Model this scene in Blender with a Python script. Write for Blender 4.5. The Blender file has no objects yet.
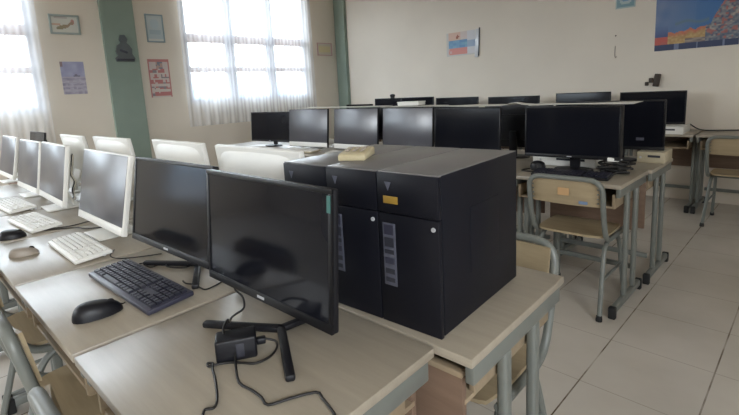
import bpy, bmesh, math, random
from mathutils import Matrix, Vector
random.seed(7)
R = math.radians
SC = bpy.context.scene
COL = SC.collection

# ------------------------------------------------------------------ materials
def lin(c):
    c = c / 255.0
    return c / 12.92 if c <= 0.04045 else ((c + 0.055) / 1.055) ** 2.4
def rgb(r, g, b): return (lin(r), lin(g), lin(b), 1.0)

def base_mat(name):
    m = bpy.data.materials.new(name); m.use_nodes = True
    nt = m.node_tree
    return m, nt, nt.nodes['Principled BSDF']

def plain(name, col, rough=0.5, metal=0.0, spec=0.5, var=0.06, scale=9.0, bump=0.0, bscale=150.0):
    """a slightly mottled single colour surface"""
    m, nt, p = base_mat(name)
    tc = nt.nodes.new('ShaderNodeTexCoord'); n = nt.nodes.new('ShaderNodeTexNoise')
    n.inputs['Scale'].default_value = scale; n.inputs['Detail'].default_value = 5
    nt.links.new(tc.outputs['Object'], n.inputs['Vector'])
    r = nt.nodes.new('ShaderNodeValToRGB')
    c = col
    r.color_ramp.elements[0].position = 0.3; r.color_ramp.elements[1].position = 0.7
    r.color_ramp.elements[0].color = (c[0]*(1-var), c[1]*(1-var), c[2]*(1-var), 1)
    r.color_ramp.elements[1].color = (min(1, c[0]*(1+var)), min(1, c[1]*(1+var)), min(1, c[2]*(1+var)), 1)
    nt.links.new(n.outputs['Fac'], r.inputs['Fac']); nt.links.new(r.outputs['Color'], p.inputs['Base Color'])
    p.inputs['Roughness'].default_value = rough; p.inputs['Metallic'].default_value = metal
    p.inputs['Specular IOR Level'].default_value = spec
    if bump > 0:
        n2 = nt.nodes.new('ShaderNodeTexNoise'); n2.inputs['Scale'].default_value = bscale
        nt.links.new(tc.outputs['Object'], n2.inputs['Vector'])
        b = nt.nodes.new('ShaderNodeBump'); b.inputs['Strength'].default_value = bump; b.inputs['Distance'].default_value = 0.004
        nt.links.new(n2.outputs['Fac'], b.inputs['Height']); nt.links.new(b.outputs['Normal'], p.inputs['Normal'])
    return m

def wood(name, c1, c2, rough=0.4, spec=0.5, axis=0):
    m, nt, p = base_mat(name)
    tc = nt.nodes.new('ShaderNodeTexCoord'); mp = nt.nodes.new('ShaderNodeMapping')
    s = [14, 14, 14]; s[axis] = 1.2
    mp.inputs['Scale'].default_value = s
    n = nt.nodes.new('ShaderNodeTexNoise'); n.inputs['Scale'].default_value = 3.0; n.inputs['Detail'].default_value = 8; n.inputs['Roughness'].default_value = 0.65
    nt.links.new(tc.outputs['Object'], mp.inputs['Vector']); nt.links.new(mp.outputs['Vector'], n.inputs['Vector'])
    r = nt.nodes.new('ShaderNodeValToRGB'); r.color_ramp.elements[0].position = 0.3; r.color_ramp.elements[1].position = 0.72
    r.color_ramp.elements[0].color = c1; r.color_ramp.elements[1].color = c2
    nt.links.new(n.outputs['Fac'], r.inputs['Fac'])
    # worn, dusty patches
    n2 = nt.nodes.new('ShaderNodeTexNoise'); n2.inputs['Scale'].default_value = 6.0; n2.inputs['Detail'].default_value = 6
    nt.links.new(tc.outputs['Object'], n2.inputs['Vector'])
    r2 = nt.nodes.new('ShaderNodeMapRange'); r2.inputs['From Min'].default_value = 0.3; r2.inputs['From Max'].default_value = 0.75
    r2.inputs['To Min'].default_value = rough - 0.02; r2.inputs['To Max'].default_value = rough + 0.03
    nt.links.new(n2.outputs['Fac'], r2.inputs['Value']); nt.links.new(r2.outputs['Result'], p.inputs['Roughness'])
    nt.links.new(r.outputs['Color'], p.inputs['Base Color'])
    p.inputs['Specular IOR Level'].default_value = spec
    return m

M = {}
M['wall'] = plain('wall_paint', rgb(214, 205, 192), 0.75, var=0.03, scale=1.6, bump=0.12, bscale=60)
M['ceil'] = plain('ceiling_paint', rgb(228, 224, 216), 0.8, var=0.03, scale=2)
M['green'] = plain('green_paint', rgb(130, 145, 135), 0.6, var=0.06, scale=3, bump=0.1, bscale=60)
M['desk'] = wood('desk_laminate', rgb(146, 137, 122), rgb(160, 150, 135), 0.36, 1.0)
M['edge'] = plain('desk_edge_band', rgb(160, 148, 126), 0.5)
M['board'] = wood('brown_board', rgb(104, 84, 70), rgb(122, 100, 84), 0.55, 0.35)
M['shelf'] = wood('shelf_board', rgb(136, 120, 98), rgb(152, 135, 112), 0.5, 0.4)
M['ply'] = wood('chair_plywood', rgb(150, 134, 107), rgb(168, 151, 122), 0.45, 0.4)
M['metal'] = plain('grey_painted_steel', rgb(108, 111, 106), 0.42, 0.0, 0.6, var=0.05, scale=20)
M['rubber'] = plain('black_rubber', rgb(26, 26, 27), 0.7)
M['black'] = plain('black_plastic', rgb(20, 20, 25), 0.45, var=0.08, spec=0.35)
M['tower'] = plain('tower_black', rgb(16, 17, 25), 0.5, spec=0.25, var=0.08, scale=4, bump=0.05, bscale=300)
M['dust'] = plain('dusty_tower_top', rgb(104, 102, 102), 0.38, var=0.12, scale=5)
M['gloss'] = plain('gloss_black_bezel', rgb(13, 13, 17), 0.4, spec=0.3, var=0.05)
M['screen'] = plain('lcd_screen', rgb(19, 20, 26), 0.1, var=0.05, spec=0.16)
M['screenmatt'] = plain('matt_lcd_screen', rgb(66, 66, 74), 0.28, var=0.04, spec=0.9)
M['white'] = plain('white_plastic', rgb(224, 223, 218), 0.4, var=0.03)
M['cream'] = plain('cream_plastic', rgb(176, 166, 142), 0.45, var=0.04)
M['key'] = plain('white_keycaps', rgb(214, 212, 206), 0.45, var=0.03)
M['keyb'] = plain('black_keycaps', rgb(34, 34, 46), 0.35, var=0.05)
M['slate'] = plain('slate_keyboard_body', rgb(52, 52, 66), 0.35, var=0.05)
M['paper'] = plain('white_paper', rgb(206, 203, 196), 0.8, var=0.03)
M['cable'] = plain('cable_black', rgb(22, 20, 20), 0.5)
M['cablew'] = plain('cable_pale', rgb(196, 190, 176), 0.5)
M['beige'] = plain('beige_plastic', rgb(186, 174, 142), 0.5)
M['taupe'] = plain('taupe_mouse', rgb(150, 140, 128), 0.4)
M['dark'] = plain('dark_opening', rgb(18, 16, 16), 0.8)
M['yellow'] = plain('yellow_sticker', rgb(150, 120, 50), 0.5)
M['grey'] = plain('grey_sticker', rgb(78, 80, 92), 0.45, var=0.15, scale=60)
M['greydark'] = plain('dark_grey_print', rgb(44, 45, 54), 0.5)
M['silver'] = plain('silver_mark', rgb(190, 192, 196), 0.3, 0.3)
M['mint'] = plain('green_sticker', rgb(48, 98, 92), 0.5)
M['blue'] = plain('blue_sticker', rgb(110, 130, 160), 0.5)
M['orange'] = plain('faded_orange_print', rgb(186, 150, 108), 0.5)
M['win'] = plain('window_frame_paint', rgb(170, 145, 134), 0.5)
M['winw'] = plain('window_mullion_paint', rgb(180, 180, 186), 0.5)
M['iron'] = plain('window_bar_iron', rgb(120, 120, 130), 0.5)
M['ornament'] = plain('dark_ornament', rgb(86, 92, 94), 0.6)
M['brown'] = plain('dark_brown', rgb(60, 48, 38), 0.6)

def floor_mat():
    m, nt, p = base_mat('floor_tiles')
    tc = nt.nodes.new('ShaderNodeTexCoord'); mp = nt.nodes.new('ShaderNodeMapping')
    mp.inputs['Location'].default_value = (0.655, -0.2, 0)
    nt.links.new(tc.outputs['Object'], mp.inputs['Vector'])
    sx = nt.nodes.new('ShaderNodeSeparateXYZ'); nt.links.new(mp.outputs['Vector'], sx.inputs[0])
    def math_(op, a, b=None):
        k = nt.nodes.new('ShaderNodeMath'); k.operation = op
        for i, v in enumerate((a, b)):
            if v is None: continue
            if isinstance(v, (int, float)): k.inputs[i].default_value = v
            else: nt.links.new(v, k.inputs[i])
        return k.outputs[0]
    def joint(sock, width):
        t = math_('FRACT', math_('DIVIDE', sock, 0.413)); t = math_('MINIMUM', t, math_('SUBTRACT', 1.0, t))
        return math_('LESS_THAN', t, width / 0.413)
    n0 = nt.nodes.new('ShaderNodeTexNoise'); n0.inputs['Scale'].default_value = 4.0; n0.inputs['Detail'].default_value = 6
    nt.links.new(tc.outputs['Object'], n0.inputs['Vector'])
    dirt = nt.nodes.new('ShaderNodeMapRange'); dirt.inputs['From Min'].default_value = 0.38; dirt.inputs['From Max'].default_value = 0.62
    dirt.inputs['To Min'].default_value = 0.25; dirt.inputs['To Max'].default_value = 1.0
    nt.links.new(n0.outputs['Fac'], dirt.inputs['Value'])
    j = math_('MAXIMUM', math_('MULTIPLY', joint(sx.outputs['X'], 0.003), dirt.outputs['Result']), math_('MULTIPLY', joint(sx.outputs['Y'], 0.0022), 0.35))
    n = nt.nodes.new('ShaderNodeTexNoise'); n.inputs['Scale'].default_value = 1.7; n.inputs['Detail'].default_value = 7
    nt.links.new(tc.outputs['Object'], n.inputs['Vector'])
    r = nt.nodes.new('ShaderNodeValToRGB'); r.color_ramp.elements[0].position = 0.3; r.color_ramp.elements[1].position = 0.7
    r.color_ramp.elements[0].color = rgb(184, 176, 165); r.color_ramp.elements[1].color = rgb(204, 197, 187)
    nt.links.new(n.outputs['Fac'], r.inputs['Fac'])
    mx = nt.nodes.new('ShaderNodeMix'); mx.data_type = 'RGBA'
    nt.links.new(j, mx.inputs['Factor']); nt.links.new(r.outputs['Color'], mx.inputs['A']); mx.inputs['B'].default_value = rgb(98, 82, 68)
    nt.links.new(mx.outputs['Result'], p.inputs['Base Color'])
    p.inputs['Roughness'].default_value = 0.26
    return m
M['floor'] = floor_mat()

def glass_mat():
    m = bpy.data.materials.new('window_glass'); m.use_nodes = True; nt = m.node_tree; nt.nodes.clear()
    o = nt.nodes.new('ShaderNodeOutputMaterial'); mix = nt.nodes.new('ShaderNodeMixShader'); mix.inputs[0].default_value = 0.05
    t = nt.nodes.new('ShaderNodeBsdfTransparent'); t.inputs['Color'].default_value = (0.93, 0.96, 0.98, 1)
    g = nt.nodes.new('ShaderNodeBsdfGlossy'); g.inputs['Roughness'].default_value = 0.02
    nt.links.new(t.outputs[0], mix.inputs[1]); nt.links.new(g.outputs[0], mix.inputs[2]); nt.links.new(mix.outputs[0], o.inputs[0])
    return m
M['glass'] = glass_mat()

def curtain_mat():
    m = bpy.data.materials.new('sheer_curtain'); m.use_nodes = True; nt = m.node_tree; nt.nodes.clear()
    o = nt.nodes.new('ShaderNodeOutputMaterial')
    t = nt.nodes.new('ShaderNodeBsdfTransparent'); t.inputs['Color'].default_value = (1, 1, 1, 1)
    d = nt.nodes.new('ShaderNodeBsdfDiffuse'); d.inputs['Color'].default_value = (0.86, 0.86, 0.86, 1)
    l = nt.nodes.new('ShaderNodeBsdfTranslucent'); l.inputs['Color'].default_value = (0.86, 0.87, 0.90, 1)
    m1 = nt.nodes.new('ShaderNodeMixShader'); m1.inputs[0].default_value = 0.36
    nt.links.new(d.outputs[0], m1.inputs[1]); nt.links.new(l.outputs[0], m1.inputs[2])
    # woven stripes: denser threads every few centimetres
    tc = nt.nodes.new('ShaderNodeTexCoord'); w = nt.nodes.new('ShaderNodeTexWave'); w.bands_direction = 'Y'
    w.inputs['Scale'].default_value = 5.0; w.inputs['Distortion'].default_value = 1.2
    nt.links.new(tc.outputs['Object'], w.inputs['Vector'])
    mr = nt.nodes.new('ShaderNodeMapRange'); mr.inputs['To Min'].default_value = 0.40; mr.inputs['To Max'].default_value = 0.60
    nt.links.new(w.outputs['Fac'], mr.inputs['Value'])
    m2 = nt.nodes.new('ShaderNodeMixShader')
    nt.links.new(mr.outputs['Result'], m2.inputs[0]); nt.links.new(t.outputs[0], m2.inputs[1]); nt.links.new(m1.outputs[0], m2.inputs[2])
    nt.links.new(m2.outputs[0], o.inputs[0])
    return m
M['curtain'] = curtain_mat()

def print_mat():
    m, nt, p = base_mat('printed_paper')
    a = nt.nodes.new('ShaderNodeAttribute'); a.attribute_name = 'Print'
    nt.links.new(a.outputs['Color'], p.inputs['Base Color']); p.inputs['Roughness'].default_value = 0.6
    return m
M['print'] = print_mat()

# ------------------------------------------------------------------ mesh helpers
I4 = Matrix.Identity(4)
def BM(): return bmesh.new()
def box(bm, c, s, bev=0.0, mat=I4, seg=2):
    """box centred at c with full size s"""
    t = bmesh.new()
    bmesh.ops.create_cube(t, size=1.0, matrix=Matrix.Translation(c) @ Matrix.Diagonal((s[0], s[1], s[2], 1)))
    if bev > 0:
        bmesh.ops.bevel(t, geom=t.edges[:], offset=bev, segments=seg, profile=0.5, affect='EDGES')
    merge(bm, t, mat); return bm
def merge(bm, t, mat=I4):
    bmesh.ops.transform(t, matrix=mat, verts=t.verts[:])
    vm = {v: bm.verts.new(v.co) for v in t.verts}
    for f in t.faces:
        try: bm.faces.new([vm[v] for v in f.verts])
        except ValueError: pass
    t.free()
def smooth_path(pts, n=6):
    """Catmull-Rom through pts"""
    P = [Vector(p) for p in pts]
    if len(P) < 3: return P
    out = []
    for i in range(len(P) - 1):
        p0 = P[max(i - 1, 0)]; p1 = P[i]; p2 = P[i + 1]; p3 = P[min(i + 2, len(P) - 1)]
        for k in range(n):
            t = k / n
            out.append(0.5 * ((2 * p1) + (-p0 + p2) * t + (2 * p0 - 5 * p1 + 4 * p2 - p3) * t * t + (-p0 + 3 * p1 - 3 * p2 + p3) * t ** 3))
    out.append(P[-1]); return out
def round_path(pts, r, n=5):
    """polyline with filleted corners of radius r"""
    P = [Vector(p) for p in pts]; out = [P[0]]
    for i in range(1, len(P) - 1):
        a = (P[i - 1] - P[i]); b = (P[i + 1] - P[i])
        d = min(r, a.length * 0.49, b.length * 0.49)
        p1 = P[i] + a.normalized() * d; p2 = P[i] + b.normalized() * d
        for k in range(n + 1):
            t = k / n
            out.append((1 - t) ** 2 * p1 + 2 * t * (1 - t) * P[i] + t * t * p2)
    out.append(P[-1]); return out
def tube(bm, pts, r, n=10, mat=I4, rr=None):
    """capped tube along pts"""
    P = [Vector(p) for p in pts]
    Q = [P[0]]
    for p in P[1:]:
        if (p - Q[-1]).length > 1e-5: Q.append(p)
    P = Q
    t = bmesh.new(); rings = []; up = None
    for i, p in enumerate(P):
        d = ((P[i + 1] - p) if i + 1 < len(P) else (p - P[i - 1]))
        if 0 < i < len(P) - 1: d = (P[i + 1] - p).normalized() + (p - P[i - 1]).normalized()
        d.normalize()
        if up is None:
            up = Vector((0, 0, 1)) if abs(d.z) < 0.9 else Vector((1, 0, 0))
        up = (up - d * up.dot(d))
        if up.length < 1e-6: up = d.orthogonal()
        up.normalize(); s = d.cross(up)
        ra = r if rr is None else rr[min(i, len(rr) - 1)]
        rings.append([t.verts.new(p + (up * math.cos(2 * math.pi * k / n) + s * math.sin(2 * math.pi * k / n)) * ra) for k in range(n)])
    for a, b in zip(rings, rings[1:]):
        for k in range(n): t.faces.new((a[k], a[(k + 1) % n], b[(k + 1) % n], b[k]))
    t.faces.new(rings[0][::-1]); t.faces.new(rings[-1])
    merge(bm, t, mat); return bm
def prism(bm, outline, y0, y1, mat=I4):
    """outline in local x,z extruded along y"""
    t = bmesh.new()
    a = [t.verts.new((x, y0, z)) for x, z in outline]; b = [t.verts.new((x, y1, z)) for x, z in outline]
    n = len(outline)
    t.faces.new(a); t.faces.new(b[::-1])
    for i in range(n): t.faces.new((a[i], b[i], b[(i + 1) % n], a[(i + 1) % n]))
    bmesh.ops.recalc_face_normals(t, faces=t.faces[:])
    merge(bm, t, mat); return bm
def lathe(bm, prof, n=20, mat=I4):
    t = bmesh.new(); rings = []
    for r, z in prof:
        rings.append([t.verts.new((r * math.cos(2 * math.pi * k / n), r * math.sin(2 * math.pi * k / n), z)) for k in range(n)])
    for a, b in zip(rings, rings[1:]):
        for k in range(n): t.faces.new((a[k], a[(k + 1) % n], b[(k + 1) % n], b[k]))
    t.faces.new(rings[0][::-1]); t.faces.new(rings[-1])
    merge(bm, t, mat); return bm
def obj(name, bm, mat, parent=None, angle=35):
    me = bpy.data.meshes.new(name)
    bmesh.ops.recalc_face_normals(bm, faces=bm.faces[:])
    bm.to_mesh(me); bm.free()
    me.materials.append(mat)
    me.shade_smooth(); me.set_sharp_from_angle(angle=R(angle))
    o = bpy.data.objects.new(name, me); COL.objects.link(o)
    if parent is not None: o.parent = parent
    return o
def tag(o, label, cat, group=None, kind=None):
    o['label'] = label; o['category'] = cat
    if group: o['group'] = group
    if kind: o['kind'] = kind
    return o
def thing(name, label, cat, loc=(0, 0, 0), rz=0.0, group=None):
    o = bpy.data.objects.new(name, None); COL.objects.link(o)
    o.location = loc; o.rotation_euler = (0, 0, rz); o.empty_display_size = 0.05
    return tag(o, label, cat, group)
def struct(name, bm, mat, label=None, cat=None, parent=None):
    o = obj(name, bm, mat, parent)
    if parent is None:
        o['kind'] = 'structure'; o['label'] = label; o['category'] = cat
    return o

H = 1.275           # camera height
DT = 0.73           # desk top height
XW, YB = -6.195, 5.5
XR, YF, ZC = 2.6, -3.4, 3.35

# ------------------------------------------------------------------ the room
def wall_with_holes(axis, pos, thick, a0, a1, z0, z1, holes):
    """wall across `axis`; holes = (b0,b1,c0,c1) along the other axis and z"""
    bm = BM()
    xs = sorted({a0, a1, *[h[0] for h in holes], *[h[1] for h in holes]})
    def add(u0, u1, w0, w1):
        if u1 - u0 < 1e-6 or w1 - w0 < 1e-6: return
        if axis == 'x': box(bm, (pos + thick / 2, (u0 + u1) / 2, (w0 + w1) / 2), (abs(thick), u1 - u0, w1 - w0))
        else: box(bm, ((u0 + u1) / 2, pos + thick / 2, (w0 + w1) / 2), (u1 - u0, abs(thick), w1 - w0))
    for u0, u1 in zip(xs, xs[1:]):
        hs = [h for h in holes if h[0] <= u0 + 1e-6 and h[1] >= u1 - 1e-6]
        if not hs: add(u0, u1, z0, z1)
        else:
            h = hs[0]; add(u0, u1, z0, h[2]); add(u0, u1, h[3], z1)
    return bm
W2 = (2.73, 4.80, 1.235, 2.98); W1 = (-1.02, 1.06, 1.235, 2.98)
W3 = (-3.25, -2.15, 0.72, 2.98)
bm = BM(); box(bm, ((XW + XR) / 2, (YF + YB) / 2, -0.05), (XR - XW + 0.4, YB - YF + 0.4, 0.1))
struct('floor', bm, M['floor'], 'pale grey beige tiled classroom floor with dirty joints', 'floor')
bm = BM(); box(bm, ((XW + XR) / 2, (YF + YB) / 2, ZC + 0.05), (XR - XW + 0.4, YB - YF + 0.4, 0.1))
struct('ceiling', bm, M['ceil'], 'plain off-white ceiling above the computer room', 'ceiling')
struct('wall_left', wall_with_holes('x', XW, -0.16, YF, YB, 0, ZC, [W1, W2, W3]), M['wall'], 'cream wall with the two curtained windows', 'wall')
struct('wall_back', wall_with_holes('y', YB, 0.16, XW - 0.16, XR + 0.16, 0, ZC, []), M['wall'], 'bare cream wall behind the far row of monitors', 'wall')
FILL_LOW = (-3.2, -2.4, 0.0, 2.2); FILL_SIDE = (-2.2, 0.2, 1.6, 2.9); FILL_FRONT = (-5.6, -4.2, 1.4, 2.95)  # unseen openings added in right and front walls to let in fill daylight
struct('wall_right', wall_with_holes('x', XR, 0.16, YF, YB, 0, ZC, [FILL_LOW, FILL_SIDE]), M['wall'], 'cream wall with unseen openings added for fill daylight beside the camera', 'wall')
struct('wall_front', wall_with_holes('y', YF, -0.16, XW - 0.16, XR + 0.16, 0, ZC, [FILL_FRONT]), M['wall'], 'cream wall behind the camera', 'wall')
bm = BM(); box(bm, (XW + 0.03, 1.925, ZC / 2), (0.06, 0.37, ZC))
struct('pillar_left', bm, M['green'], 'wide grey-green pilaster between the two windows', 'pillar')
bm = BM(); box(bm, (-6.06, YB - 0.03, ZC / 2), (0.25, 0.06, ZC))
struct('pillar_back', bm, M['green'], 'narrow grey-green pilaster in the room corner', 'pillar')

def window(name, w, label, cols=3):
    y0, y1, z0, z1 = w
    e = bpy.data.objects.new(name, None); COL.objects.link(e); e.location = (XW - 0.08, 0, 0)
    e['kind'] = 'structure'; e['label'] = label; e['category'] = 'window'
    ft = 0.06; bm = BM()
    box(bm, (0, (y0 + y1) / 2, z0 + ft / 2), (0.1, y1 - y0, ft)); box(bm, (0, (y0 + y1) / 2, z1 - ft / 2), (0.1, y1 - y0, ft))
    box(bm, (0, y0 + ft / 2, (z0 + z1) / 2), (0.1, ft, z1 - z0 - 2 * ft)); box(bm, (0, y1 - ft / 2, (z0 + z1) / 2), (0.1, ft, z1 - z0 - 2 * ft))
    obj('window_frame', bm, M['winw'], e)
    cw = (y1 - y0) / cols
    for i in range(1, cols):
        bm = BM(); box(bm, (0, y0 + cw * i, (z0 + z1) / 2), (0.09, 0.15, z1 - z0 - 2 * ft)); obj('mullion', bm, M['winw'], e)
    for zz, hh in ((2.13, 0.12), (1.70, 0.075)):
        for i in range(cols):
            bm = BM(); box(bm, (0.01, y0 + cw * (i + 0.5), zz), (0.05, cw - 0.13, hh)); obj('transom', bm, M['win'], e)
    for i in range(cols):
        bm = BM(); box(bm, (-0.02, y0 + cw * (i + 0.5), (z0 + z1) / 2), (0.004, cw - 0.1, z1 - z0 - 0.1)); obj('pane', bm, M['glass'], e)
        n = 5
        for k in range(n):
            yy = y0 + cw * i + cw * (k + 1) / (n + 1)
            bm = BM(); tube(bm, [(-0.05, yy, z0 + 0.03), (-0.05, yy, 2.1)], 0.007, 6); obj('bar', bm, M['iron'], e)
    return e
window('window_1', W1, 'tall window at the left edge, behind the sheer curtain')
window('window_2', W2, 'tall three-bay window behind the wider white curtain')

window('window_3', W3, 'window behind the camera on the curtained wall, seen only as a reflection', 1)
def curtain(name, y0, y1, z0, z1, label, folds, seed):
    random.seed(seed)
    ph = [random.uniform(0, 6.28) for _ in range(4)]
    bm = BM(); nu, nv = folds * 10, 14; V = []
    for j in range(nv + 1):
        row = []
        for i in range(nu + 1):
            u = i / nu; v = j / nv; z = z1 + (z0 - z1) * v
            a = 0.007 + 0.006 * v
            y = y0 + (y1 - y0) * u + 0.012 * math.sin(9 * u + ph[2]) * v
            x = 0.08 + a * math.sin(u * folds * 2 * math.pi + ph[0] + 0.5 * math.sin(4 * u + ph[1])) + 0.006 * math.sin(3 * v + 20 * u + ph[3])
            row.append(bm.verts.new((XW + x, y, z)))
        V.append(row)
    for j in range(nv):
        for i in range(nu): bm.faces.new((V[j][i], V[j][i + 1], V[j + 1][i + 1], V[j + 1][i]))
    e = thing(name, label, 'curtain', (0, 0, 0))
    obj('fabric', bm, M['curtain'], e, 180)
    bm = BM(); tube(bm, [(XW + 0.085, y0 - 0.1, z1 + 0.02), (XW + 0.085, y1 + 0.1, z1 + 0.02)], 0.012, 8); obj('curtain_rod', bm, M['metal'], e)
curtain('curtain', 2.66, 4.86, 0.92, 3.1, 'sheer white curtain over the three-bay window beside the corner pilaster', 17, 1)
curtain('curtain', -1.1, 1.10, 0.86, 3.1, 'sheer white curtain at the left edge, left of the bird picture', 17, 2)

curtain('curtain', -3.32, -2.08, 0.66, 3.1, 'sheer curtain showing only as a pale reflection in the second black monitor', 10, 3)

# ------------------------------------------------------------------ desks
ORD = ['first', 'second', 'third', 'fourth', 'fifth', 'sixth', 'seventh', 'eighth', 'ninth', 'tenth']
def desk(label, loc, rz, group, w=0.605, d=0.512):
    """sitter's side is local -y"""
    t = thing('school_desk', label, 'desk', loc, rz, group)
    bm = BM(); box(bm, (0, 0, DT - 0.011), (w, d, 0.022), 0.003); obj('desk_top', bm, M['desk'], t)
    bm = BM(); box(bm, (0, 0.0, 0.60), (w - 0.07, d - 0.06, 0.012), 0.001); obj('shelf', bm, M['shelf'], t)
    bm = BM(); box(bm, (0, d / 2 - 0.03, 0.51), (w - 0.075, 0.016, 0.30), 0.001); mp_ = obj('modesty_panel', bm, M['board'], t)
    bm = BM(); box(bm, (0, d / 2 - 0.03, 0.667), (w - 0.075, 0.020, 0.014), 0.002); obj('top_strip', bm, M['shelf'], mp_)
    for s in (-1, 1):
        x = s * (w / 2 - 0.016)
        bm = BM(); box(bm, (x, 0, 0.684), (0.022, d - 0.03, 0.05), 0.004); obj('side_rail', bm, M['metal'], t)
        bm = BM(); box(bm, (x - s * 0.024, -0.02, 0.635), (0.014, d - 0.09, 0.075), 0.001); obj('shelf_side', bm, M['shelf'], t)
        for q in (-0.082, 0.082):
            bm = BM(); box(bm, (x, q, 0.365), (0.026, 0.036, 0.60), 0.009, seg=3); obj('upright', bm, M['metal'], t)
        f = BM(); box(f, (x, -0.03, 0.045), (0.03, d - 0.02, 0.04), 0.009, seg=3); rail = obj('foot_rail', f, M['metal'], t)
        for q in (-1, 1):
            c = BM(); box(c, (x, -0.03 + q * (d / 2 - 0.0185), 0.033), (0.036, 0.034, 0.066), 0.006); obj('end_cap', c, M['rubber'], rail)
    bm = BM(); box(bm, (0, 0.14, 0.16), (w - 0.066, 0.022, 0.03), 0.004); obj('stretcher', bm, M['metal'], t)
    return t
A1 = R(2.4)
E1 = Vector((math.cos(A1), math.sin(A1), 0)); N1 = Vector((-math.sin(A1), math.cos(A1), 0))
P1 = Vector((-0.838, 0.438, 0))          # centre of the right-end desk of the front row
f_lab = ['right-end front row desk, under the wide black monitor and power adapter',
         'tan desk in the front row carrying the black keyboard and black mouse',
         'tan desk in the front row carrying the beige mouse',
         'tan desk in the front row carrying the round black mouse',
         'front row desk under the third white keyboard from the black keyboard',
         'front row desk under the leftmost grey all-in-one screen']
for i in range(6):
    p = P1 - E1 * (0.62 * i); desk(f_lab[i], (p.x, p.y, 0), A1, 'desks of the front row')
P1b = Vector((-0.775, 0.962, 0))
for i in range(8):
    p = P1b - E1 * (0.62 * i)
    lab = 'tan desk under the three black computer towers' if i == 0 else 'desk ' + ['', 'under the white all-in-one back beside the towers', 'under the second white all-in-one back from the towers', 'under the third white all-in-one back from the towers', 'under the narrow white all-in-one back furthest from the towers', 'behind the front row, sixth from the towers\' end', 'just right of the small dark far monitor', 'under the small dark monitor near the left window'][i]
    desk(lab, (p.x, p.y, 0), A1 + math.pi, 'desks facing away behind the front row')
m_on = ['under the black monitor with the tangled cables', 'under the big black monitor beside the silver screens', 'under the silver screen nearest the black monitors', 'under the middle one of the three silver screens', 'under the silver screen furthest from the towers', 'under the leftmost dark monitor of the middle row', 'past the leftmost dark monitor']
for i in range(7):
    desk('middle row desk ' + m_on[i], (-1.005 - 0.62 * i, 2.755, 0), 0, 'desks of the middle row')
for i in range(7):
    desk('middle row rear desk, ' + (ORD[i] + ' from the aisle, behind the monitors' if i else 'first from the aisle, under the black monitor and a cream case'), (-0.985 - 0.62 * i, 3.271, 0), math.pi, 'rear desks of the middle row')
for i in range(9):
    x = -0.497 if i == 0 else -1.12 - 0.62 * (i - 1)
    desk('tan desk against the bare wall in front of the plywood chair' if i == 0 else 'desk against the bare wall, ' + ORD[i - 1] + ' one left of the seam by the white case', (x, 5.225, 0), 0, 'desks along the bare wall')

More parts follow.
